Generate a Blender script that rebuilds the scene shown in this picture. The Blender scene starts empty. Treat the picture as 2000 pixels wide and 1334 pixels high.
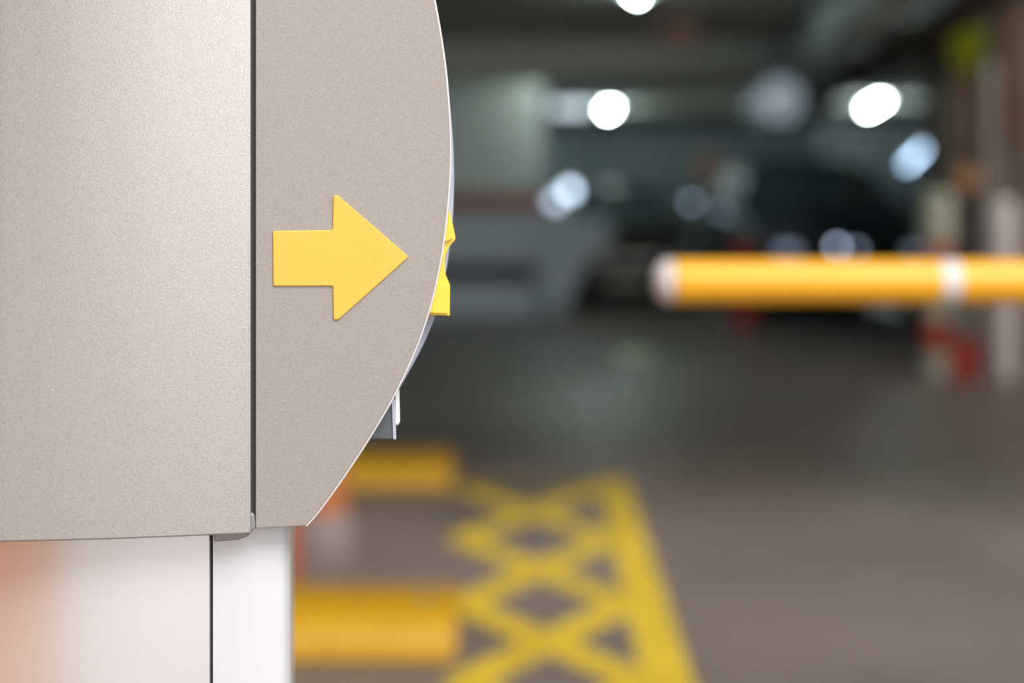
import bpy, bmesh, math, random
from mathutils import Vector, Matrix
random.seed(7)
C = bpy.context.scene.collection
S = bpy.context.scene

# ------------------------------------------------------------------ camera
FPX = 50.0 / 36.0 * 2000.0            # focal length in pixels
HOR = 380.0                           # picture row of the horizon
CH = 1.30                             # camera height
cam_d = bpy.data.cameras.new('camera')
cam = bpy.data.objects.new('camera', cam_d); C.objects.link(cam)
cam_d.lens = 50; cam_d.sensor_width = 36; cam_d.sensor_fit = 'HORIZONTAL'
cam.location = (0, 0, CH); cam.rotation_euler = (math.pi/2, 0, 0)
cam_d.shift_y = -(667 - HOR) / 2000.0
cam_d.dof.use_dof = True; cam_d.dof.focus_distance = 0.905
cam_d.dof.aperture_fstop = 2.1
cam_d.clip_start = 0.02; cam_d.clip_end = 300
S.camera = cam

# ------------------------------------------------------------------ world, daylight, exposure
w = bpy.data.worlds.new('world'); S.world = w; w.use_nodes = True
bg = w.node_tree.nodes['Background']
bg.inputs['Color'].default_value = (1.0, 0.965, 0.94, 1); wn = w.node_tree
wtc = wn.nodes.new('ShaderNodeTexCoord')
wdot = wn.nodes.new('ShaderNodeVectorMath'); wdot.operation = 'DOT_PRODUCT'
wdot.inputs[1].default_value = Vector((0.62, -1.0, 0.02)).normalized()
wn.links.new(wtc.outputs['Generated'], wdot.inputs[0])
wmr = wn.nodes.new('ShaderNodeMapRange'); wmr.interpolation_type = 'SMOOTHSTEP'     # bright hazy part of the sky behind the viewer
wmr.inputs['From Min'].default_value = 0.72; wmr.inputs['From Max'].default_value = 0.99
wmr.inputs['To Min'].default_value = 0.42; wmr.inputs['To Max'].default_value = 2.3
wn.links.new(wdot.outputs['Value'], wmr.inputs['Value']); wn.links.new(wmr.outputs['Result'], bg.inputs['Strength'])
sun_d = bpy.data.lights.new('daylight', 'SUN'); sun = bpy.data.objects.new('daylight', sun_d); C.objects.link(sun)
sun_d.energy = 3.3; sun_d.angle = math.radians(32); sun_d.color = (1.0, 0.96, 0.92)
sun.rotation_euler = Vector((-0.55, 1.0, -1.25)).to_track_quat('-Z', 'Y').to_euler()
S.view_settings.view_transform = 'Standard'; S.view_settings.look = 'None'
S.view_settings.exposure = 0.0; S.view_settings.gamma = 1.0; S.view_settings.use_curve_mapping = False

# ------------------------------------------------------------------ helpers
def at(px, py, Y):
    return Vector(((px - 1000.0) * Y / FPX, Y, CH - (py - HOR) * Y / FPX))

def mat(name, col, rough=0.5, metal=0.0, emit=None, es=1.0, noise=0.0, nscale=20.0, bump=0.0, bscale=200.0,
        spec=0.5, coat=0.0, col2=None):
    m = bpy.data.materials.new(name); m.use_nodes = True
    nt = m.node_tree; b = nt.nodes['Principled BSDF']
    b.inputs['Base Color'].default_value = (*col, 1); b.inputs['Roughness'].default_value = rough
    b.inputs['Metallic'].default_value = metal; b.inputs['Specular IOR Level'].default_value = spec
    b.inputs['Coat Weight'].default_value = coat
    if emit:
        b.inputs['Emission Color'].default_value = (*emit, 1); b.inputs['Emission Strength'].default_value = es
    tc = nt.nodes.new('ShaderNodeTexCoord')
    if noise > 0:
        n = nt.nodes.new('ShaderNodeTexNoise'); n.inputs['Scale'].default_value = nscale
        n.inputs['Detail'].default_value = 4
        nt.links.new(tc.outputs['Object'], n.inputs['Vector'])
        r = nt.nodes.new('ShaderNodeValToRGB')
        c2 = col2 or tuple(max(0, c * (1 - noise)) for c in col)
        c1 = col if col2 else tuple(min(1, c * (1 + noise)) for c in col)
        r.color_ramp.elements[0].position = 0.36; r.color_ramp.elements[1].position = 0.64
        r.color_ramp.elements[0].color = (*c2, 1); r.color_ramp.elements[1].color = (*c1, 1)
        nt.links.new(n.outputs['Fac'], r.inputs['Fac']); nt.links.new(r.outputs['Color'], b.inputs['Base Color'])
    if bump > 0:
        n2 = nt.nodes.new('ShaderNodeTexNoise'); n2.inputs['Scale'].default_value = bscale
        n2.inputs['Detail'].default_value = 3
        nt.links.new(tc.outputs['Object'], n2.inputs['Vector'])
        bp = nt.nodes.new('ShaderNodeBump'); bp.inputs['Strength'].default_value = bump
        bp.inputs['Distance'].default_value = 0.001
        nt.links.new(n2.outputs['Fac'], bp.inputs['Height']); nt.links.new(bp.outputs['Normal'], b.inputs['Normal'])
    return m

def obj(name, bm, m, parent=None, smooth=False, label=None, bevel=0.0, seg=2):
    """link a bmesh given in world coordinates; children are stored relative to the parent's base"""
    root = parent
    off = Vector((0, 0, 0))
    while root is not None:
        off += root.location; root = root.parent
    bmesh.ops.translate(bm, verts=bm.verts[:], vec=-off)
    bmesh.ops.recalc_face_normals(bm, faces=bm.faces[:])
    me = bpy.data.meshes.new(name); bm.to_mesh(me); bm.free()
    o = bpy.data.objects.new(name, me); C.objects.link(o)
    if parent is None:
        # origin to the base centre
        xs = [v.co.x for v in me.vertices]; ys = [v.co.y for v in me.vertices]; zs = [v.co.z for v in me.vertices]
        c = Vector(((min(xs)+max(xs))/2, (min(ys)+max(ys))/2, min(zs)))
        me.transform(Matrix.Translation(-c)); o.location = c
    else:
        o.parent = parent
    me.materials.append(m)
    if smooth:
        for p in me.polygons: p.use_smooth = True
    if bevel > 0:
        bv = o.modifiers.new('bevel', 'BEVEL'); bv.width = bevel; bv.segments = seg
        bv.limit_method = 'ANGLE'; bv.angle_limit = math.radians(35); bv.harden_normals = True
        for p in me.polygons: p.use_smooth = True
    elif smooth:
        me.set_sharp_from_angle(angle=math.radians(40))
    if label: o['label'] = label
    return o

def tag(o, label, cat, group=None, kind=None):
    o['label'] = label; o['category'] = cat
    if group: o['group'] = group
    if kind: o['kind'] = kind
    return o

def thing(name, label, cat, loc, group=None):
    o = bpy.data.objects.new(name, None); C.objects.link(o)
    o.empty_display_size = 0.1
    o.location = loc; tag(o, label, cat, group); return o

def struct(name, bm, m):
    o = obj(name, bm, m); o['kind'] = 'structure'; return o

def box(bm, lo, hi):
    x0, y0, z0 = lo; x1, y1, z1 = hi
    v = [bm.verts.new(p) for p in ((x0,y0,z0),(x1,y0,z0),(x1,y1,z0),(x0,y1,z0),(x0,y0,z1),(x1,y0,z1),(x1,y1,z1),(x0,y1,z1))]
    for f in ((0,3,2,1),(4,5,6,7),(0,1,5,4),(1,2,6,5),(2,3,7,6),(3,0,4,7)):
        bm.faces.new([v[i] for i in f])
    return bm

def prism(bm, pts, vec):
    """closed outline (3-D points) extruded by vec"""
    a = [bm.verts.new(p) for p in pts]; b = [bm.verts.new(Vector(p) + Vector(vec)) for p in pts]
    bm.faces.new(a); bm.faces.new(list(reversed(b)))
    n = len(a)
    for i in range(n):
        j = (i+1) % n
        bm.faces.new((a[j], a[i], b[i], b[j]))
    return bm

def lathe(bm, c, prof, n=32):
    """prof: list of (radius, z) from bottom to top, closed with caps"""
    rings = []
    for r, z in prof:
        rings.append([bm.verts.new((c[0]+r*math.cos(2*math.pi*k/n), c[1]+r*math.sin(2*math.pi*k/n), z)) for k in range(n)])
    for i in range(len(rings)-1):
        for k in range(n):
            j = (k+1) % n
            bm.faces.new((rings[i][k], rings[i][j], rings[i+1][j], rings[i+1][k]))
    bm.faces.new(list(reversed(rings[0]))); bm.faces.new(rings[-1])
    return bm

def tube(bm, p0, p1, r0, r1=None, n=20, caps=True):
    r1 = r0 if r1 is None else r1
    p0, p1 = Vector(p0), Vector(p1); d = (p1-p0).normalized()
    u = d.orthogonal().normalized(); v = d.cross(u)
    A = [bm.verts.new(p0 + r0*(math.cos(2*math.pi*k/n)*u + math.sin(2*math.pi*k/n)*v)) for k in range(n)]
    B = [bm.verts.new(p1 + r1*(math.cos(2*math.pi*k/n)*u + math.sin(2*math.pi*k/n)*v)) for k in range(n)]
    for k in range(n):
        j = (k+1) % n; bm.faces.new((A[k], A[j], B[j], B[k]))
    if caps: bm.faces.new(list(reversed(A))); bm.faces.new(B)
    return bm

def bar(bm, p0, p1, wd, ht):
    """beam of rectangular section between two points (section upright)"""
    p0, p1 = Vector(p0), Vector(p1); d = (p1-p0).normalized()
    s = d.cross(Vector((0,0,1))).normalized(); u = s.cross(d)
    q = [s*wd/2+u*ht/2, -s*wd/2+u*ht/2, -s*wd/2-u*ht/2, s*wd/2-u*ht/2]
    return prism(bm, [p0+k for k in q], p1-p0)

B = bmesh.new

def catmull(pts, n=8):
    out = []
    P = [pts[0]] + list(pts) + [pts[-1]]
    for i in range(1, len(P)-2):
        p0, p1, p2, p3 = P[i-1], P[i], P[i+1], P[i+2]
        for k in range(n):
            t = k/n
            out.append(tuple(0.5*((2*p1[a]) + (-p0[a]+p2[a])*t + (2*p0[a]-5*p1[a]+4*p2[a]-p3[a])*t*t + (-p0[a]+3*p1[a]-3*p2[a]+p3[a])*t**3) for a in range(2)))
    out.append(tuple(pts[-1]))
    return out

def round_poly(pts, r, n=5):
    """round the corners of a 2-D outline"""
    out = []; N = len(pts)
    for i in range(N):
        a, b, c = Vector(pts[i-1]), Vector(pts[i]), Vector(pts[(i+1) % N])
        d1 = (a-b); d2 = (c-b)
        rr = min(r, d1.length*0.45, d2.length*0.45)
        s = b + d1.normalized()*rr; e = b + d2.normalized()*rr
        for k in range(n+1):
            t = k/n
            out.append(tuple((1-t)**2*s + 2*t*(1-t)*b + t*t*e))
    return out

# ------------------------------------------------------------------ materials
M = {}
M['panel'] = mat('powder_coat_warm_grey', (0.355, 0.332, 0.312), rough=0.45, metal=0.15, noise=0.10, nscale=1100, bump=0.10, bscale=900)
M['body'] = mat('metallic_silver_paint', (0.545, 0.53, 0.53), rough=0.33, metal=0.80, noise=0.11, nscale=1100, bump=0.11, bscale=900)
M['alu'] = mat('satin_aluminium', (0.86, 0.865, 0.90), rough=0.31, metal=0.6)
M['aluflat'] = mat('lacquered_aluminium', (0.72, 0.735, 0.78), rough=0.42, metal=0.1)
M['gasket'] = mat('black_gasket', (0.030, 0.029, 0.027), rough=0.6)
M['bracket'] = mat('grey_cast_bracket', (0.33, 0.33, 0.32), rough=0.45, metal=0.4)
M['arrow'] = mat('yellow_enamel', (0.93, 0.52, 0.075), rough=0.33)
M['clip'] = mat('yellow_plastic', (0.95, 0.68, 0.07), rough=0.28)
M['fascia'] = mat('pale_blue_plastic', (0.46, 0.50, 0.64), rough=0.25)
M['smoke'] = mat('smoked_grey_plastic', (0.10, 0.115, 0.13), rough=0.22)
M['whiteplastic'] = mat('white_plastic', (0.85, 0.88, 0.86), rough=0.3)
M['floor'] = mat('sealed_concrete_floor', (0.205, 0.163, 0.150), rough=0.47, noise=0.18, nscale=0.9, bump=0.15, bscale=30, spec=0.32, col2=(0.140, 0.120, 0.106))
M['yellowpaint'] = mat('yellow_floor_paint', (0.68, 0.48, 0.028), rough=0.55, noise=0.15, nscale=6)
M['wornpaint'] = mat('worn_yellow_paint', (0.20, 0.16, 0.045), rough=0.55, noise=0.25, nscale=12)
M['kerb'] = mat('glossy_yellow_kerb', (0.50, 0.275, 0.003), rough=0.55, noise=0.06, nscale=8)
M['boom'] = mat('boom_yellow', (0.95, 0.46, 0.012), rough=0.32)
M['boomwhite'] = mat('boom_white', (0.74, 0.68, 0.68), rough=0.4)
M['orange'] = mat('orange_plastic', (0.42, 0.14, 0.045), rough=0.6)
M['redpost'] = mat('red_orange_plastic', (0.32, 0.09, 0.04), rough=0.6)
M['paleplastic'] = mat('pale_grey_rubber', (0.20, 0.165, 0.165), rough=0.7)
M['red'] = mat('bollard_red', (0.50, 0.035, 0.02), rough=0.45)
M['cream'] = mat('bollard_cream', (0.52, 0.50, 0.38), rough=0.5)
M['greypost'] = mat('grey_post', (0.20, 0.18, 0.16), rough=0.6)
M['pinkwhite'] = mat('white_painted_pipe', (0.72, 0.62, 0.62), rough=0.5)
M['brownwall'] = mat('brown_wall', (0.105, 0.074, 0.052), rough=0.7, noise=0.12, nscale=2)
M['brownpipe'] = mat('rust_brown_pipe', (0.13, 0.055, 0.028), rough=0.6)
M['palepipe'] = mat('pale_pipe', (0.26, 0.23, 0.20), rough=0.55)
M['sign'] = mat('yellow_green_sign', (0.10, 0.104, 0.001), rough=0.9, spec=0.1)
M['signred'] = mat('dark_red_sign', (0.12, 0.045, 0.03), rough=0.7)
M['ceiling'] = mat('concrete_ceiling', (0.42, 0.43, 0.41), rough=0.85, noise=0.08, nscale=1.0)
M['beam'] = mat('painted_beam', (0.42, 0.43, 0.41), rough=0.8)
M['wall'] = mat('grey_wall', (0.58, 0.68, 0.70), rough=0.85, noise=0.1, nscale=0.6)
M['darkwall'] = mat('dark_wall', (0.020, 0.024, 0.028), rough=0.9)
M['column'] = mat('column_paint', (0.52, 0.55, 0.52), rough=0.7)
M['columnred'] = mat('column_red_band', (0.32, 0.10, 0.09), rough=0.7)
M['parapet'] = mat('parapet_paint', (0.60, 0.71, 0.79), rough=0.6)
M['duct'] = mat('galvanised_duct', (0.42, 0.50, 0.50), rough=0.5, metal=0.2)
M['darkduct'] = mat('dark_tray', (0.045, 0.040, 0.034), rough=0.7)
M['lamphousing'] = mat('lamp_housing_white', (0.65, 0.68, 0.70), rough=0.5)
M['tube'] = mat('lit_tube', (1, 1, 1), emit=(0.82, 1.0, 0.96), es=55)
M['carblack'] = mat('car_paint_dark', (0.035, 0.043, 0.052), rough=0.4)
M['carbrown'] = mat('car_paint_brown_black', (0.020, 0.016, 0.012), rough=0.3)
M['glass'] = mat('dark_car_glass', (0.10, 0.125, 0.13), rough=0.45, spec=0.3)
M['tyre'] = mat('tyre_rubber', (0.012, 0.012, 0.012), rough=0.8)
M['rim'] = mat('alloy_rim', (0.06, 0.06, 0.065), rough=0.5, metal=0.5)
M['grille'] = mat('black_grille', (0.01, 0.01, 0.01), rough=0.5)
M['chrome'] = mat('chrome', (0.75, 0.77, 0.80), rough=0.12, metal=1.0)
M['plate'] = mat('number_plate', (0.45, 0.45, 0.42), rough=0.5)
M['poster'] = mat('pale_floor_paint', (0.75, 0.75, 0.50), rough=0.6)

# ------------------------------------------------------------------ setting
bm = B(); box(bm, (-30, -40, -0.2), (30, 36, 0)); struct('floor', bm, M['floor'])
bm = B(); box(bm, (-30, -40, 0), (30, -1.3, 0.03)); struct('trim_3', bm, mat('pale_pavement', (0.60, 0.57, 0.55), rough=0.7, noise=0.05, nscale=2))   # unseen pale pavement outside the entrance, added to bounce daylight back
bm = B(); box(bm, (-12, 4.4, 2.80), (16, 34, 3.1)); struct('ceiling', bm, M['ceiling'])
bm = B(); box(bm, (-12, 33, 0), (16, 33.3, 2.8)); struct('wall_back', bm, M['wall'])
bm = B(); box(bm, (-12.3, 4.4, 0), (-12, 33.3, 2.8)); struct('wall_left', bm, M['wall'])
bm = B(); box(bm, (16, 4.4, 0), (16.3, 33.3, 2.8)); struct('wall_right', bm, M['wall'])
bm = B(); box(bm, (-12, 4.2, 2.5), (16, 4.4, 3.1)); struct('trim_1', bm, M['beam'])        # lintel of the entrance
bm = B(); box(bm, (-12, 14.0, 2.43), (2.55, 14.5, 2.8)); struct('trim_2', bm, M['beam'])     # cross beam

# ------------------------------------------------------------------ the ticket machine in the foreground
BACK = Vector((-0.17, 1.0, 0.0))                       # direction towards the machine's back
SL = 0.185                                             # how the side plate recedes to the right
def on_plate(px, py, d=0.0):
    """point where the picture ray meets the plane of the side plate, pushed back by d"""
    # plane: Y = 0.900 + d + SL * (X - X0),  X0 at px 499
    X0 = (499-1000)*0.900/FPX
    k = (px-1000)/FPX
    Y = (0.900 + d - SL*X0) / (1 - SL*k)
    return at(px, py, Y)

mach = thing('ticket_machine', 'silver parking ticket machine with a yellow arrow on its side, close in front', 'ticket machine', (-0.30, 1.04, 0.0))

ZT = 1.560                                              # top of the head
def zz(py, Y=0.9): return CH - (py-HOR)*Y/FPX
arc = [(597,1028),(618,1004),(640,975),(665,940),(690,903),(715,865),(740,824),(762,786),(783,745),(800,708),(817,668),(832,625),(845,580),(856,530),(865,480),(871,430),(876,380),(879,330),(879.5,290),(878.5,240),(875,190),(871,145),(865,98),(857,48),(848,0)]
arc = arc[:1] + [(a, b) for a, b in arc[1:]]
top = [(832,-62),(812,-125),(786,-190),(752,-260),(712,-325),(664,-385),(600,-440)]
full = [arc[0]] + catmull(arc + top, 4)[1:]
outline = [(499,1033)] + full + [(499,-452)]
# side plate
bm = B(); prism(bm, [on_plate(px, py) for px, py in outline], BACK*0.0045)
obj('side_plate', bm, M['panel'], mach, bevel=0.0009, seg=2)
# pale bare edge showing along the curve
cv = full
def offs(pts, d):
    o_ = []
    for i, p in enumerate(pts):
        a = Vector(pts[max(i-1, 0)]); b = Vector(pts[min(i+1, len(pts)-1)]); t_ = (b-a).normalized()
        o_.append((p[0] - t_.y*d, p[1] + t_.x*d))
    return o_
bm = B(); prism(bm, [on_plate(px, py, 0.0006) for px, py in offs(cv, 3.0) + list(reversed(offs(cv, -6)))], BACK*0.0036)
obj('plate_edge', bm, mat('bare_aluminium_edge', (0.70,0.69,0.70), rough=0.4, metal=0.2), mach, bevel=0.0005, label='pale bare metal edge along the curve')
# core of the head just behind the plate
def inset(pts, d):
    cx, cy = 640, 300
    return [(px - d*(1 if px > 560 else -1), py - d*(1 if py > cy else -1)*0.7) for px, py in pts]
bm = B(); prism(bm, [on_plate(px, py, 0.0046) for px, py in inset(outline, 5)], BACK*0.20)
obj('head_core', bm, M['gasket'], mach)
# front fascia, standing a little proud of the plate's curve
fo = catmull([(640,960),(700,880),(752,805),(782,755),(822,682),(850,617),(868,545),(880,470),(885.5,400),(886.5,330),(883.5,260),(876,192),(866,130),(852,60),(835,-20),(800,-120),(740,-240),(640,-380)], 6)
inn = [(px-26, py) for px, py in reversed(fo)]
bm = B(); prism(bm, [on_plate(px, py, 0.030) for px, py in fo + inn], BACK*0.17)
obj('front_fascia', bm, M['fascia'], mach, smooth=True)
# yellow ticket slot surround
prof = catmull([(876,409),(881,424),(886,446),(890,466)], 3) + catmull([(886,472),(879,480),(873,491),(869,505),(868.5,520),(870,534),(874,545),(879,556)], 4) + [(879,572),(878.5,617),(833,615)] + [(845,560),(852,530),(860,490),(867,450)]
bm = B(); prism(bm, [on_plate(px, py, 0.012) for px, py in prof], BACK*0.055)
slot = obj('ticket_slot', bm, M['clip'], mach, bevel=0.0012, seg=2)
blk = round_poly([(848,553),(875,557),(876,613),(834,611)], 3)
bm = B(); prism(bm, [on_plate(px, py, 0.009) for px, py in blk], BACK*0.004)
obj('slot_flange', bm, M['clip'], slot, bevel=0.0006)
blk = round_poly([(868,440),(876,418),(884,452),(886,464),(874,470),(864,472)], 2)
bm = B(); prism(bm, [on_plate(px, py, 0.009) for px, py in blk], BACK*0.004)
obj('slot_lip', bm, M['clip'], slot, bevel=0.0006)
# reader housing below the fascia
hood = round_poly([(700,830),(757,782),(766,778),(772,784),(772,858),(712,858)], 4)
bm = B(); prism(bm, [on_plate(px, py, 0.014) for px, py in hood], BACK*0.05)
rd = obj('reader_housing', bm, M['smoke'], mach, bevel=0.0010)
edge = round_poly([(764,777),(772,780),(774,858),(768,858),(766,800)], 2)
bm = B(); prism(bm, [on_plate(px, py, 0.0125) for px, py in edge], BACK*0.0015)
obj('housing_edge', bm, M['fascia'], rd, label='pale blue edge of the dark reader housing')
btn = round_poly([(772,757),(780,760),(781.5,824),(776,832),(772,826)], 3)
bm = B(); prism(bm, [on_plate(px, py, 0.016) for px, py in btn], BACK*0.03)
obj('push_button', bm, M['whiteplastic'], mach, bevel=0.0010)
# arrow
ar = round_poly([(532.6,451),(649.8,449),(651,382),(660,381),(798.8,501.8),(661,625),(651.5,625),(650,558.8),(533.6,559)], 4.0)
bm = B(); prism(bm, [on_plate(px, py, -0.0016) for px, py in ar], BACK*0.0018)
obj('arrow_mark', bm, M['arrow'], mach, bevel=0.0013, seg=3, label='raised yellow arrow pointing to the right')

# curved main body: plan curve seen from above
plan = catmull([(-0.3145,0.8740),(-0.275,0.8776),(-0.2351,0.8829),(-0.200,0.8890),(-0.1645,0.8960)], 6)
left = catmull([(-0.60,0.955),(-0.575,0.915),(-0.53,0.893),(-0.47,0.880),(-0.39,0.8735),(-0.3145,0.8740)], 6)
pl = left[:-1] + plan
z0 = 1.0868
bk = [(-0.215, 1.200), (-0.60, 1.200)]
bm = B(); prism(bm, [Vector((x, y, z0)) for x, y in pl + bk], Vector((0,0,ZT-z0)))
obj('body_cover', bm, M['body'], mach, bevel=0.0007, seg=2)
# dark seam between body and plate
e = plan[-1]
bm = B(); prism(bm, [Vector((e[0]-0.004, e[1]+0.006, 1.092)), Vector((e[0]+0.014, e[1]+0.0085, 1.092)), Vector((e[0]+0.014-0.02, e[1]+0.13, 1.092)), Vector((e[0]-0.03, e[1]+0.13, 1.092))], Vector((0,0,ZT-1.10)))
obj('seam_gasket', bm, M['gasket'], mach)
# lip under the body and the bracket that joins plate and body
bm = B(); prism(bm, [Vector((x, y+0.004, 1.0856)) for x, y in pl] + [Vector((-0.215,1.19,1.0856)), Vector((-0.598,1.19,1.0856))], Vector((0,0,0.002)))
obj('bottom_lip', bm, M['bracket'], mach)
bm = B(); prism(bm, [at(418,1036,0.903), at(489,1033,0.903), at(487,1047,0.903), at(466,1055,0.903), at(418,1059,0.903)], Vector((-0.003,0.022,0)))
obj('corner_bracket', bm, M['bracket'], mach, bevel=0.0012)
bm = B(); prism(bm, [at(487,1000,0.8985), at(497,1006,0.8985), at(499,1031,0.8985), at(490,1040,0.8985), at(482,1047,0.8985)], Vector((-0.003,0.024,0)))
obj('corner_tab', bm, M['bracket'], mach, bevel=0.001)

# column under the head
colp = catmull([(-0.450,1.06),(-0.430,1.005),(-0.400,0.965),(-0.365,0.938),(-0.330,0.9205),(-0.290,0.9105),(-0.250,0.9090),(-0.1945,0.9150)], 8)
bm = B(); prism(bm, [Vector((x, y, 0.02)) for x, y in colp] + [Vector((-0.205,1.155,0.02)), Vector((-0.42,1.155,0.02))], Vector((0,0,1.0835-0.02)))
obj('column_cover', bm, M['alu'], mach, bevel=0.0008, seg=2)
bm = B(); prism(bm, [Vector((x, y, 0.02)) for x, y in ((-0.1965,0.9185),(-0.1885,0.9185),(-0.1885,1.12),(-0.1965,1.12))], Vector((0,0,1.06)))
obj('column_seam', bm, M['gasket'], mach)
corner = catmull([(-0.1924,0.9152),(-0.176,0.9172),(-0.160,0.9205),(-0.150,0.9240),(-0.1465,0.9290),(-0.1455,0.9360),(-0.1475,0.9500),(-0.158,1.02),(-0.172,1.12)], 6)
bm = B(); prism(bm, [Vector((x, y, 0.02)) for x, y in corner] + [Vector((-0.1924,1.12,0.02))], Vector((0,0,1.0845-0.02)))
obj('column_door', bm, M['aluflat'], mach, smooth=True)
bm = B(); box(bm, (-0.60,0.90,0.0), (-0.12,1.18,0.02)); obj('base_plate', bm, M['bracket'], mach, bevel=0.003)

# ------------------------------------------------------------------ barrier with its arm
BY = 2.25
bar_r = 0.0345
bx = 2.15
bb = thing('boom_barrier', 'yellow boom gate with white bands lowered across the lane', 'barrier', (bx, BY+0.2, 0))
def bp(px): return (px-1000)*BY/FPX
zc = CH - (550-HOR)*BY/FPX
def seg_x(name, xa, xb, m, r=bar_r, r2=None, label=None):
    bm = B(); tube(bm, (xa, BY, zc), (xb, BY, zc), r, r2 if r2 else r, n=40)
    return obj(name, bm, m, bb, smooth=True, label=label)
seg_x('arm', bp(1318), bp(1832), M['boom'])
seg_x('arm', bp(1868), bx, M['boom'])
seg_x('arm_band', bp(1832), bp(1868), M['boomwhite'], bar_r*1.01, label='white band round the yellow arm')
bm = B()
tp = [(0.0, -0.030), (0.5, -0.0285), (0.82, -0.022), (1.0, -0.010), (1.0, 0.0)]
n = 40; rings = []
for rr, dx in tp:
    r = max(rr*bar_r, 0.0005)
    rings.append([bm.verts.new((bp(1314)+dx, BY+r*math.cos(2*math.pi*k/n), zc+r*math.sin(2*math.pi*k/n))) for k in range(n)])
for i in range(len(rings)-1):
    for k in range(n): bm.faces.new((rings[i][k], rings[i][(k+1)%n], rings[i+1][(k+1)%n], rings[i+1][k]))
bm.faces.new(rings[0]); bm.faces.new(rings[-1])
obj('end_cap', bm, M['boomwhite'], bb, smooth=True, label='rounded white end cap of the arm')
bm = B(); box(bm, (bx-0.16, BY+0.05, 0.0), (bx+0.16, BY+0.40, 1.20)); obj('cabinet', bm, M['boom'], bb, bevel=0.01)
bm = B(); box(bm, (bx-0.09, BY-0.05, zc-0.09), (bx+0.20, BY+0.05, zc+0.09)); obj('arm_holder', bm, M['grille'], bb, bevel=0.008)

# ------------------------------------------------------------------ floor markings, kerb blocks
def fl(px, py, z=0.0):
    Y = (CH-z)*FPX/(py-HOR); return Vector(((px-1000)*Y/FPX, Y, z))
def strip(bm, a, b, wd, z=0.0, t=0.003):
    a = Vector((a[0], a[1], z)); b = Vector((b[0], b[1], z)); d = (b-a).normalized(); s = Vector((d.y, -d.x, 0))*wd/2
    prism(bm, [a+s, b+s, b-s, a-s], Vector((0,0,t)))
Ro = lambda Y: 0.484 + (Y-3.84)*0.0150          # outer right edge
Lo = lambda Y: -0.036*Y
bm = B()
stations = [6.30, 5.36, 4.51, 3.77, 3.12, 2.55]
bw = 0.135
strip(bm, (Ro(6.50)-bw/2, 6.50), (Ro(2.3)-bw/2, 2.3), bw)
sw = 0.125
for i in range(len(stations)-1):
    Ya, Yb = stations[i], stations[i+1]
    strip(bm, (Lo(Ya), Ya), (Ro(Yb)-bw, Yb), sw, 0.0004*(i+1))
    strip(bm, (Lo(Yb), Yb), (Ro(Ya)-bw, Ya), sw, 0.0004*(i+1)+0.0002)
mk = obj('floor_marking', bm, M['yellowpaint'])
tag(mk, 'yellow criss-cross box marking painted on the floor', 'road marking')
bm = B(); strip(bm, (Lo(6.4), 6.42), (Ro(6.4)-bw, 6.42), 0.16, 0.0001, 0.002)
tag(obj('floor_stripe', bm, M['wornpaint']), 'worn olive-yellow end stripe at the far end of the box marking', 'road marking')
# pale patch further along the lane
bm = B(); c = fl(1235, 690)
prism(bm, [c + Vector((0.16*math.cos(2*math.pi*k/24), 0.42*math.sin(2*math.pi*k/24), 0)) for k in range(24)], Vector((0,0,0.004)))
tag(obj('paint_patch', bm, M['poster']), 'small pale paint patch on the dark floor beyond the box marking', 'floor patch')

def kerb(x0, x1, Y0, Y1, h, label):
    t = thing('kerb_block', label, 'kerb block', ((x0+x1)/2, (Y0+Y1)/2, 0), 'yellow kerb blocks beside the machine')
    bm = B()
    ht = h
    prof = [(Y0, 0), (Y0+0.015, ht*0.55), (Y0+0.05, ht*0.85), (Y0+0.11, ht), (Y1-0.06, ht), (Y1-0.02, ht*0.8), (Y1, 0)]
    a = Vector((x0, 0, 0))
    prism(bm, [Vector((x0, y, z)) for y, z in prof], Vector((x1-x0, 0, 0)))
    obj('block', bm, M['kerb'], t, bevel=0.02, seg=3)
    for xx in (x0+0.10, x1-0.10):
        bm = B(); lathe(bm, (xx, (Y0+Y1)/2+0.02), [(0.018, ht), (0.018, ht+0.004), (0.012, ht+0.007)], 16)
        obj('bolt', bm, M['bracket'], t)
    return t
kerb(-1.05, -0.155, 3.93, 4.36, 0.12, 'nearest raised yellow kerb block that shows whole, right of the machine column')
kerb(-1.25, -0.265, 6.22, 6.70, 0.12, 'farthest raised yellow kerb block, seen under the machine head')
kerb(-0.85, -0.125, 2.95, 3.40, 0.11, 'yellow kerb block at the bottom edge of the photo, mostly out of view')

# orange posts half hidden behind the machine
t = thing('orange_post', 'orange post on a pale rubber foot showing below the machine head', 'post', tuple(fl(632, 1080)))
c = fl(632, 1080)
bm = B(); lathe(bm, (c.x, c.y), [(0.125, 0.0), (0.125, 0.03), (0.115, 0.12), (0.09, 0.15)], 36); obj('post_foot', bm, M['paleplastic'], t, smooth=True)
bm = B(); lathe(bm, (c.x, c.y), [(0.088, 0.15), (0.085, 0.50), (0.06, 0.75), (0.02, 0.79)], 36); obj('post_tube', bm, M['orange'], t, smooth=True)
c = fl(560, 1186)
t = thing('red_post', 'red-orange post close behind the right edge of the machine column', 'post', tuple(c))
bm = B(); lathe(bm, (c.x, c.y), [(0.06, 0.0), (0.06, 0.02), (0.05, 0.03)], 30); obj('post_foot', bm, M['redpost'], t, smooth=True)
bm = B(); lathe(bm, (c.x, c.y), [(0.048, 0.03), (0.048, 0.70), (0.04, 0.73), (0.015, 0.745)], 30); obj('post_tube', bm, M['redpost'], t, smooth=True)

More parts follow.
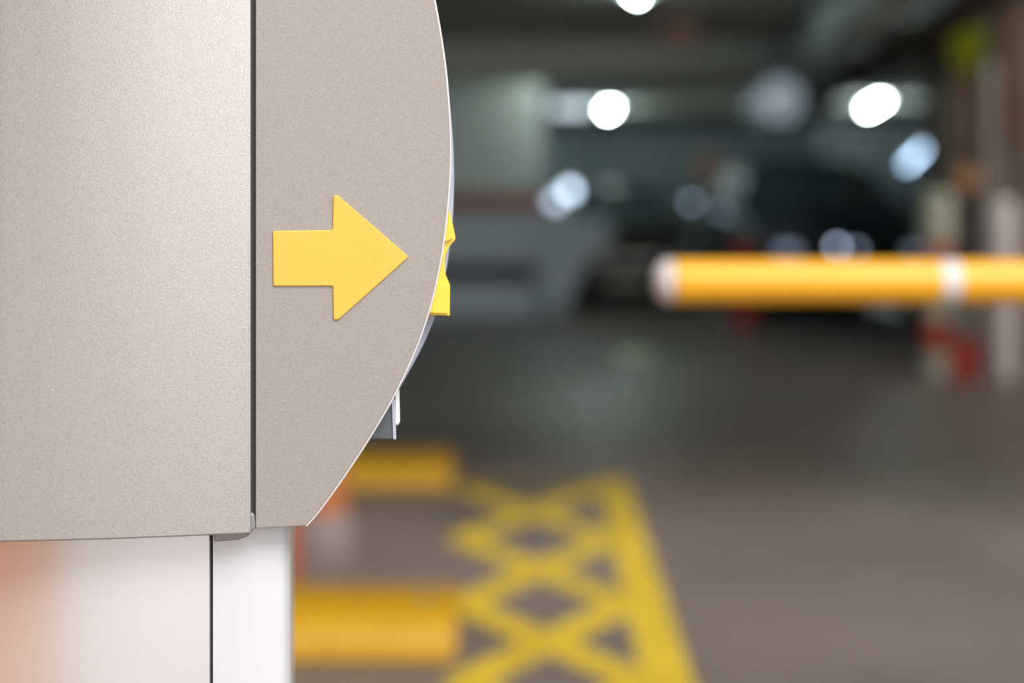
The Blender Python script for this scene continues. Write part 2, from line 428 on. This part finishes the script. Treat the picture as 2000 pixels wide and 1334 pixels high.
# ------------------------------------------------------------------ bollards and posts at the right
def bollard(px, py, r, bands, label, cat='bollard', name='bollard'):
    c = fl(px, py)
    t = thing(name, label, cat, tuple(c))
    for i, (za, zb, m) in enumerate(bands):
        bm = B()
        last = i == len(bands)-1
        pr = [(r, za), (r, zb)] if not last else [(r, za), (r, zb-0.4*r), (r*0.8, zb-0.1*r), (r*0.3, zb)]
        lathe(bm, (c.x, c.y), pr, 32)
        obj('band' if len(bands) > 1 else 'shaft', bm, m, t, smooth=True)
    return t, c
def zat(py, base): return CH - (py-HOR)*CH/(base-HOR)
b0 = 738
bollard(1831, b0, 0.105, [(0.0, zat(682,b0), M['cream']), (zat(682,b0), zat(628,b0), M['red']), (zat(628,b0), zat(508,b0), M['cream']), (zat(508,b0), zat(478,b0), M['red']), (zat(478,b0), zat(372,b0), M['cream'])],
        'cream bollard with red bands standing behind the boom arm')
b0 = 742
bollard(1882, b0, 0.082, [(0.0, zat(662,b0), M['red']), (zat(662,b0), zat(560,b0), M['greypost'])], 'short post, red below and grey above, right of the banded bollard', 'post', 'short_post')
bollard(1958, 736, 0.108, [(0.0, 1.27, M['pinkwhite'])], 'plain pinkish-white bollard at the right edge', 'bollard', 'white_bollard')
bollard(1455, 640, 0.11, [(0.0, zat(468,640), M['red'])], 'dim red post far back behind the left half of the boom arm', 'post', 'marker_post')

# ------------------------------------------------------------------ brown wall with pipes at the right
WY = 11.0
bm = B(); box(bm, ((1852-1000)*WY/FPX, WY, 0), (7.5, WY+0.6, 2.8)); struct('wall_side', bm, M['brownwall'])
def vpipe(px, py0, py1, r, m, name, label, Y=WY-0.12, cat='pipe'):
    a = at(px, py0, Y); b = at(px, py1, Y)
    a.z = min(a.z, 2.8); b.z = max(b.z, 0)
    bm = B(); tube(bm, b, a, r, n=24); o = obj(name, bm, m, smooth=True)
    return tag(o, label, cat)
vpipe(1932, 120, 800, 0.064, M['palepipe'], 'drain_pipe', 'pale vertical pipe on the brown wall above the pinkish-white bollard')
vpipe(1973, -200, 268, 0.060, M['brownpipe'], 'rust_pipe', 'rust-brown vertical pipe right of the pale pipe on the brown wall')
vpipe(1893, 150, 290, 0.045, M['brownpipe'], 'pipe_stub', 'short rust-brown pipe below the yellow-green sign', WY-0.045)
sg = thing('wall_sign', 'yellow-green sign high on the brown wall', 'sign', tuple(at(1890, 140, WY-0.3)))
bm = B(); p = at(1890, 80, WY-0.3)
prism(bm, [Vector((p.x + 0.135*math.cos(2*math.pi*k/28)*1.0, p.y, p.z + 0.25*math.sin(2*math.pi*k/28))) for k in range(28)], Vector((0,0.012,0)))
obj('sign_face', bm, M['sign'], sg)
for dz in (-0.18, 0.14):
    bm = B(); box(bm, (p.x-0.02, p.y+0.012, p.z+dz), (p.x+0.02, WY, p.z+dz+0.04)); obj('sign_bracket', bm, M['bracket'], sg)
p = at(1891, 350, WY-0.2)
al = thing('alarm_bell', 'small dull orange round box on the brown wall above the red and grey post', 'alarm', (p.x, p.y, p.z-0.09))
bm = B(); tube(bm, (p.x, p.y, p.z), (p.x, p.y+0.13, p.z), 0.088, n=28); obj('bell', bm, mat('dull_orange', (0.42, 0.20, 0.08), rough=0.5), al, smooth=True)
bm = B(); box(bm, (p.x-0.06, p.y+0.13, p.z-0.06), (p.x+0.06, WY, p.z+0.06)); obj('bell_base', bm, M['bracket'], al)
p0 = at(1862, 395, WY-0.10); p1 = at(1903, 505, WY-0.10)
bm = B(); box(bm, (p0.x, WY-0.10, p1.z), (p1.x, WY, p0.z)); dp = thing('junction_box', 'dark metal box on the brown wall behind the banded bollard', 'box', ((p0.x+p1.x)/2, WY-0.05, p1.z))
obj('box_body', bm, mat('dark_box', (0.035,0.032,0.026), rough=0.6), dp, bevel=0.006)
bm = B(); box(bm, (p0.x+0.015, WY-0.112, p1.z+0.015), (p1.x-0.015, WY-0.10, p0.z-0.015)); obj('box_lid', bm, mat('dark_lid', (0.045,0.042,0.034), rough=0.5), dp)

# ------------------------------------------------------------------ column, parapet, ducts, fittings at the back
CY = 15.9
def rect(px0, py0, px1, py1, Y, dep, m, name, parent=None):
    a = at(px0, py0, Y); b = at(px1, py1, Y)
    bm = B(); box(bm, (a.x, Y, max(b.z, 0)), (b.x, Y+dep, min(a.z, 2.8))); return obj(name, bm, m, parent)
x0 = (858-1000)*CY/FPX; x1 = (1060-1000)*CY/FPX
ct = thing('concrete_column', 'square pale column with a red band, beside the machine head', 'column', ((x0+x1)/2, CY+0.4, 0))
bm = B(); box(bm, (x0, CY, 0), (x1, CY+0.8, 2.8)); obj('column_shaft', bm, M['column'], ct)
za, zb = CH-(375-HOR)*CY/FPX, CH-(414-HOR)*CY/FPX
bm = B(); box(bm, (x0-0.004, CY-0.004, zb), (x1+0.004, CY+0.804, za)); obj('red_band', bm, M['columnred'], ct, label='dull red painted band')
# low parapet with a long slot
PY = 15.2
pt = thing('ramp_parapet', 'pale grey-blue ramp parapet with a long dark slot, below the red column band', 'parapet', (-0.2, PY+0.1, 0))
def pz(py): return CH-(py-HOR)*PY/FPX
xl = -2.2; xr = (1065-1000)*PY/FPX
bm = B(); box(bm, (xl, PY, pz(515)), (xr, PY+0.2, pz(418))); obj('upper_panel', bm, M['parapet'], pt, bevel=0.01)
bm = B(); box(bm, (xl, PY, 0), (xr, PY+0.2, pz(553))); obj('lower_panel', bm, M['parapet'], pt, bevel=0.01)
bm = B(); box(bm, (xl+0.02, PY+0.10, pz(553)), (xr-0.02, PY+0.19, pz(515))); obj('slot_back', bm, M['grille'], pt)
bm = B(); prism(bm, [at(1060,425,PY), at(1190,428,PY), at(1196,480,PY), at(1150,505,PY), at(1102,612,PY), at(1045,612,PY)], Vector((0,0.2,0)))
obj('end_panel', bm, M['parapet'], pt, bevel=0.01)

# galvanised duct and dark cable tray running back under the ceiling
def run(px0, py0, z, Y0, Y1, VPX=1300):
    dx = (VPX-1000)/FPX
    return None
dx = 0.108
bm = B(); X0 = 1.30
bar(bm, (X0+dx*5.5, 5.5, 2.50), (X0+dx*13.2, 13.2, 2.50), 0.34, 0.26)
dt = thing('air_duct', 'pale galvanised duct running back under the ceiling', 'duct', (X0+dx*10, 10, 2.37))
obj('duct_run', bm, M['duct'], dt, bevel=0.02)
for Y in (6.5, 8.5, 10.5, 12.5):
    bm = B(); bar(bm, (X0+dx*(Y-.02), Y-.02, 2.50), (X0+dx*(Y+.02), Y+.02, 2.50), 0.40, 0.31); obj('duct_flange', bm, M['duct'], dt)
    bm = B(); tube(bm, (X0+dx*Y, Y, 2.64), (X0+dx*Y, Y, 2.80), 0.008, n=8); obj('hanger', bm, M['bracket'], dt)
bm = B(); X1 = 1.80
bar(bm, (X1+dx*6.0, 6.0, 2.46), (X1+dx*22, 22, 2.46), 0.42, 0.12)
tt = thing('cable_tray', 'dark cable tray running back beside the pale duct', 'cable tray', (X1+dx*14, 14, 2.40))
obj('tray', bm, M['darkduct'], tt)
for Y in (7, 10, 13, 16, 19):
    for s in (-1, 1):
        bm = B(); tube(bm, (X1+dx*Y+s*0.17, Y, 2.52), (X1+dx*Y+s*0.17, Y, 2.80), 0.008, n=8); obj('hanger', bm, M['bracket'], tt)

# round pale drum, a dim glow added to brighten its front face
FYY = 15.8; p = at(1525, 196, FYY)
ft = thing('drum_lamp', 'round dim bluish-white drum lamp hanging beside the dark tray', 'ceiling lamp', (p.x, p.y, p.z-0.25))
bm = B(); tube(bm, (p.x, p.y, p.z), (p.x, p.y+0.9, p.z), 0.25, n=36); obj('lamp_drum', bm, mat('drum_white', (0.90,0.95,1.0), rough=0.5), ft, smooth=True)
bm = B(); tube(bm, (p.x, p.y-0.03, p.z), (p.x, p.y, p.z), 0.235, n=36); obj('diffuser', bm, mat('drum_diffuser', (0.6,0.6,0.6), rough=0.5, emit=(0.70,0.84,1.0), es=0.30), ft, smooth=True)
bm = B(); box(bm, (p.x-0.02, p.y+0.3, p.z+0.24), (p.x+0.02, p.y+0.5, 2.8)); obj('hanger', bm, M['bracket'], ft)

# hanging red sign
SY = 11.0; a = at(1290, 38, SY); b = at(1362, 92, SY)
rs = thing('hanging_sign', 'dim red sign hanging under the ceiling', 'sign', ((a.x+b.x)/2, SY, b.z))
bm = B(); box(bm, (a.x, SY-0.02, b.z), (b.x, SY+0.02, a.z)); obj('sign_panel', bm, M['signred'], rs, bevel=0.004)
for xx in (a.x+0.04, b.x-0.04):
    bm = B(); tube(bm, (xx, SY, a.z), (xx, SY, 2.8), 0.005, n=8); obj('hanger', bm, M['bracket'], rs)

# dark partition at the back right and mid partition
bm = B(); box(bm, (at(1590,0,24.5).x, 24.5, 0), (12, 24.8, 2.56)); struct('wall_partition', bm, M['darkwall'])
# red cabinet far back
RY = 24.3; p = at(1386, 328, RY)
hc = thing('hose_cabinet', 'dull red box far back between the two dark cars', 'cabinet', (p.x, RY, p.z-0.3))
bm = B(); box(bm, (p.x-0.18, RY, p.z-0.24), (p.x+0.18, RY+0.2, p.z+0.24)); obj('cabinet_body', bm, mat('hose_red', (0.13,0.05,0.035), rough=0.6), hc, bevel=0.01)
bm = B(); box(bm, (p.x-0.15, RY-0.01, p.z-0.21), (p.x+0.15, RY, p.z+0.21)); obj('cabinet_door', bm, mat('hose_door', (0.13,0.045,0.03), rough=0.6), hc)
bm = B(); box(bm, (p.x-0.05, RY+0.05, 0), (p.x+0.05, RY+0.15, p.z-0.24)); obj('cabinet_stand', bm, M['darkduct'], hc)

# ------------------------------------------------------------------ lamps
def tube_lamp(p0, p1, label, es=60, col=(0.82,1.0,0.95), r=0.022, reflector=True, hang=True, wref=0.25):
    p0, p1 = Vector(p0), Vector(p1); d = (p1-p0).normalized(); c = (p0+p1)/2
    t = thing('tube_lamp', label, 'ceiling lamp', tuple(c))
    bm = B(); bar(bm, p0-d*0.05+Vector((0,0,0.045)), p1+d*0.05+Vector((0,0,0.045)), wref, 0.03); obj('lamp_housing', bm, M['lamphousing'], t)
    bm = B(); tube(bm, p0, p1, r, n=16); obj('tube', bm, mat('lit_tube', (1,1,1), emit=col, es=es), t, smooth=True)
    for q in (p0, p1):
        bm = B(); tube(bm, q, q+Vector((0,0,0.04)), 0.012, n=10); obj('tube_holder', bm, M['lamphousing'], t)
    if hang and c.z < 2.70:
        for q in (p0+d*0.1, p1-d*0.1):
            bm = B(); tube(bm, q+Vector((0,0,0.06)), Vector((q.x,q.y,2.8)), 0.006, n=8); obj('hanger', bm, M['bracket'], t)
    return t
ZL = 2.735
HALL_FILL = 40.0
def lp(px, py, z=ZL):
    Y = (z-CH)*FPX/(HOR-py); return Vector(((px-1000)*Y/FPX, Y, z))
tube_lamp(lp(1237,-16), lp(1245,-8), 'lit tube lamp at the very top edge of the photo', es=130)
tube_lamp(lp(1186,218), lp(1193,211), 'bright tube lamp beside the column, over the yellow arm end', es=330)
tube_lamp(lp(1694,214), lp(1723,197), 'bright tube lamp far back at the right, the higher of the right-hand two', es=200)
# wide panel with added dim glow, for the light patch beside the bright lamp
a = at(1078,188,23.5); b = at(1150,222,23.5)
pnl = thing('panel_lamp', 'dim wide lamp panel just left of the bright tube lamp beside the column', 'ceiling lamp', ((a.x+b.x)/2, 23.5, b.z))
bm = B(); box(bm, (a.x, 23.5, b.z), (b.x, 23.62, a.z)); obj('lamp_housing', bm, M['lamphousing'], pnl, bevel=0.01)  # backing of the added glow panel
bm = B(); box(bm, (a.x+0.02, 23.49, b.z+0.02), (b.x-0.02, 23.5, a.z-0.02)); obj('diffuser', bm, mat('dim_diffuser', (0.5,0.5,0.5), emit=(0.62,0.75,0.85), es=1.8), pnl)
bm = B(); box(bm, (a.x+0.1, 23.54, a.z), (b.x-0.1, 23.58, 2.8)); obj('hanger', bm, M['bracket'], pnl)
# added fill lamps, out of view above the frame and behind the cross beam, light the middle of the hall
for k, (x, y) in enumerate(((-3.2, 8.2), (4.6, 8.6), (-2.6, 15.4), (0.9, 15.4), (7.5, 16.0), (-0.05, 19.5), (-0.45, 26.0), (2.9, 8.9))):
    if k in (3,):
        tube_lamp((x-0.6, y, ZL), (x+0.6, y, ZL), 'lit tube lamp hidden behind the cross beam, right of the column', es=HALL_FILL, r=0.03)
    else:
        hw = 0.38 if k in (5, 6) else 0.6
        tube_lamp((x-hw, y, ZL), (x+hw, y, ZL), ('lit tube lamp left of the machine, above the photo', 'lit tube lamp above the bollards, above the photo', 'lit tube lamp behind the cross beam, left of the column', '', 'lit tube lamp behind the brown wall', 'lit tube lamp behind the column', 'lit tube lamp before the back wall, hidden by the column', 'lit tube lamp over the cable tray, above the photo')[k], es=HALL_FILL*(0.3, 2.5, 1, 1, 1, 1, 3, 1.3)[k], r=0.03, col=(1.0,0.88,0.80) if k == 1 else (0.66,0.96,0.98))
# bluish glowing tube on the dark partition, set on a slant
a = at(1768,322,24.40); b = at(1801,289,24.40)
tube_lamp(a, b, 'bluish slanting tube lamp low on the dark partition at the right', es=13, col=(0.50,0.72,1.0), r=0.045, hang=False, wref=0.2)
# pair of glowing discs on a stand behind the parapet
tw = thing('twin_lamp', 'pair of small bluish-white lamps right of the column', 'lamp', tuple(at(1099,383,15.6) - Vector((0,0,CH))))
tw.location = (at(1099,383,15.6).x, 15.6, 0)
bm = B(); c = at(1099,400,15.6); box(bm, (c.x-0.03, 15.64, 0), (c.x+0.03, 15.70, c.z)); obj('stand', bm, M['bracket'], tw)
for (px, py, es) in ((1085,393,2.6),(1113,372,5.5)):
    c = at(px, py, 15.6)
    bm = B(); tube(bm, (c.x, 15.58, c.z), (c.x, 15.6, c.z), 0.065, n=24); h = obj('lamp_face', bm, mat('lit_face', (1,1,1), emit=(0.66,0.80,1.0), es=es), tw)
    bm = B(); tube(bm, (c.x, 15.6, c.z), (c.x, 15.70, c.z), 0.075, n=24); obj('lamp_body', bm, M['bracket'], tw)
bm = B(); q0 = at(1080,397,15.67); q1 = at(1118,368,15.67); bar(bm, q0, q1, 0.04, 0.04); obj('cross_bar', bm, M['bracket'], tw)

# ------------------------------------------------------------------ cars
def car(px, py_base, W, L, H, paint, label, yaw=0.0, glint_es=(0, 0), hood=0.62):
    c = fl(px, py_base)                    # middle of the front bumper
    R = Matrix.Rotation(yaw, 3, 'Z')
    def T(x, y, z):
        v = R @ Vector((x, y, 0)); return Vector((c.x+v.x, c.y+v.y, z))
    mid = T(0, L/2, 0)
    t = thing('car', label, 'car', tuple(mid))
    w = W/2; g = 0.20; belt = H*hood
    # stations: y, low, belt, roof, belt half width, roof half width
    st = [(0.00, g+0.12, belt*0.62, belt*0.66, w*0.80, w*0.70), (0.06, g, belt*0.72, belt*0.80, w*0.92, w*0.80),
          (0.35, g, belt*0.86, belt*0.93, w*0.99, w*0.84), (L*0.26, g, belt*0.96, belt*1.02, w, w*0.82),
          (L*0.40, g, belt, H*0.95, w, w*0.68), (L*0.50, g, belt, H, w, w*0.68), (L*0.70, g, belt, H*0.985, w, w*0.67),
          (L*0.84, g, belt*1.02, H*0.90, w*0.99, w*0.66), (L*0.95, g, belt*1.02, belt*1.10, w*0.96, w*0.74), (L, g+0.12, belt*0.8, belt*0.9, w*0.88, w*0.72)]
    bm = B(); rings = []
    for y, zl, zb, zr, wb, wr in st:
        half = [(wb*0.88, zl), (wb, zl+0.16), (wb, zb-0.12), (wb*0.96, zb), (wr, zr-0.05), (wr*0.86, zr)]
        ring = [T(x, y, z) for x, z in half] + [T(-x, y, z) for x, z in reversed(half)]
        rings.append([bm.verts.new(p) for p in ring])
    for i in range(len(rings)-1):
        for k in range(12):
            bm.faces.new((rings[i][k], rings[i][(k+1)%12], rings[i+1][(k+1)%12], rings[i+1][k]))
    bm.faces.new(rings[0]); bm.faces.new(list(reversed(rings[-1])))
    obj('car_body', bm, paint, t, bevel=0.02, seg=2)
    def quad(name, pts, m, th=0.012, par=t, nrm=None):
        P = [T(*p) for p in pts]; n = (P[1]-P[0]).cross(P[2]-P[0]).normalized()
        cc = sum(P, Vector())/len(P)
        if n.dot(cc - Vector((mid.x, mid.y, H*0.45))) < 0: n = -n
        bm = B(); prism(bm, [p - n*th*0.4 for p in P], n*th); return obj(name, bm, m, par)
    ya, yb = L*0.26, L*0.40
    quad('windscreen', [(-w*0.76, ya+0.06, belt*1.05), (w*0.76, ya+0.06, belt*1.05), (w*0.62, yb-0.06, H*0.92), (-w*0.62, yb-0.06, H*0.92)], M['glass'], 0.05)
    for s in (-1, 1):
        quad('side_window', [(s*w*0.955, L*0.36, belt*1.02), (s*w*0.955, L*0.54, belt*1.02), (s*w*0.72, L*0.54, H*0.94), (s*w*0.74, L*0.42, H*0.90)], M['glass'], 0.05)
        quad('side_window', [(s*w*0.955, L*0.56, belt*1.02), (s*w*0.95, L*0.78, belt*1.04), (s*w*0.72, L*0.76, H*0.92), (s*w*0.72, L*0.56, H*0.94)], M['glass'], 0.05)
        # lamps
        p = T(s*w*0.68, 0.05, belt*0.66)
        bm = B(); box(bm, (p.x-0.10, p.y-0.08, p.z-0.05), (p.x+0.10, p.y+0.10, p.z+0.05))
        es = glint_es[0 if s < 0 else 1]  # glow added to the lenses in place of reflections on the car paint
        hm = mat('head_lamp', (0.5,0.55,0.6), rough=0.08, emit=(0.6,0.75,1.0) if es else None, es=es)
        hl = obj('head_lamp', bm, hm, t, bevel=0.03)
        p = T(s*(w+0.09), L*0.335, belt*1.08)
        bm = B(); box(bm, (p.x-0.10, p.y-0.05, p.z-0.07), (p.x+0.10, p.y+0.05, p.z+0.07)); obj('mirror', bm, paint, t, bevel=0.02)
        for yy in (L*0.19, L*0.80):
            a_ = T(s*(w-0.21), yy, 0.32); b_ = T(s*(w+0.005), yy, 0.32)
            bm = B(); tube(bm, a_, b_, 0.32, n=28); wh = obj('wheel', bm, M['tyre'], t, bevel=0.02)
            a2 = T(s*(w-0.02), yy, 0.32); b2 = T(s*(w+0.02), yy, 0.32)
            bm = B(); tube(bm, a2, b2, 0.20, n=24); obj('rim', bm, M['rim'], wh)
    p = T(0, -0.01, belt*0.58)
    bm = B(); box(bm, (p.x-w*0.42, p.y-0.02, p.z-0.09), (p.x+w*0.42, p.y+0.05, p.z+0.07)); gr = obj('grille', bm, M['grille'], t)
    bm = B(); box(bm, (p.x-w*0.42, p.y-0.03, p.z+0.055), (p.x+w*0.42, p.y, p.z+0.075)); obj('grille_trim', bm, M['chrome'], gr)
    p = T(0, -0.015, belt*0.36)
    bm = B(); box(bm, (p.x-0.26, p.y-0.02, p.z-0.055), (p.x+0.26, p.y+0.01, p.z+0.055)); obj('number_plate', bm, M['plate'], t)
    return t
car(1222, 606, 1.72, 4.4, 1.42, M['carbrown'], 'dark car facing out, its front left of the red post and the boom tip', glint_es=(0, 0))
car(1665, 632, 1.92, 4.7, 1.72, M['carblack'], 'large dark car parked behind the yellow boom arm', glint_es=(0.5, 0.35), hood=0.64)

def glint_stand(name, label, Y, heads, col):  # added glowing discs on stands, in place of reflections on dark car paint
    px0 = sum(h[0] for h in heads)/len(heads); py0 = max(h[1] for h in heads)
    c = at(px0, py0, Y)
    t = thing(name, label, 'lamp', (c.x, Y, 0))
    bm = B(); box(bm, (c.x-0.02, Y+0.02, 0), (c.x+0.02, Y+0.06, c.z)); obj('stand', bm, M['darkduct'], t)
    a = at(heads[0][0]-3, heads[0][1], Y+0.04); b = at(heads[-1][0]+3, heads[-1][1], Y+0.04)
    bm = B(); bar(bm, a, b, 0.03, 0.03); obj('cross_bar', bm, M['darkduct'], t)
    for px, py, es in heads:
        q = at(px, py, Y)
        bm = B(); tube(bm, (q.x, Y, q.z), (q.x, Y+0.05, q.z), 0.035, n=20); hb = obj('lamp_body', bm, M['darkduct'], t)
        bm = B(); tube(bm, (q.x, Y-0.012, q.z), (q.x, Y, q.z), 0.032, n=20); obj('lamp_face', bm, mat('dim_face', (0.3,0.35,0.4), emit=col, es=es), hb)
glint_stand('marker_lamp', 'two faint bluish lamps close above the yellow arm, before the large dark car', 13.6, [(1635,482,5.0),(1672,488,1.8)], (0.60,0.75,1.0))
glint_stand('marker_lamp', 'two very faint bluish lamps above the boom tip, before the left dark car', 14.6, [(1350,395,2.2),(1410,412,1.0)], (0.55,0.72,1.0))

# orange barrier outside the frame on the left; added for its orange reflection in the column
ob = thing('plastic_barrier', 'orange plastic barrier standing left of the machine, mirrored in its column', 'barrier', (-1.75, 0.2, 0))
bm = B(); prism(bm, [Vector((-1.98,-1.1,0)), Vector((-1.52,-1.1,0)), Vector((-1.56,-1.1,0.2)), Vector((-1.66,-1.1,0.95)), Vector((-1.84,-1.1,0.95)), Vector((-1.94,-1.1,0.2))], Vector((0,2.6,0)))
obj('barrier_body', bm, mat('barrier_orange', (0.66,0.22,0.03), rough=0.6), ob, bevel=0.02)
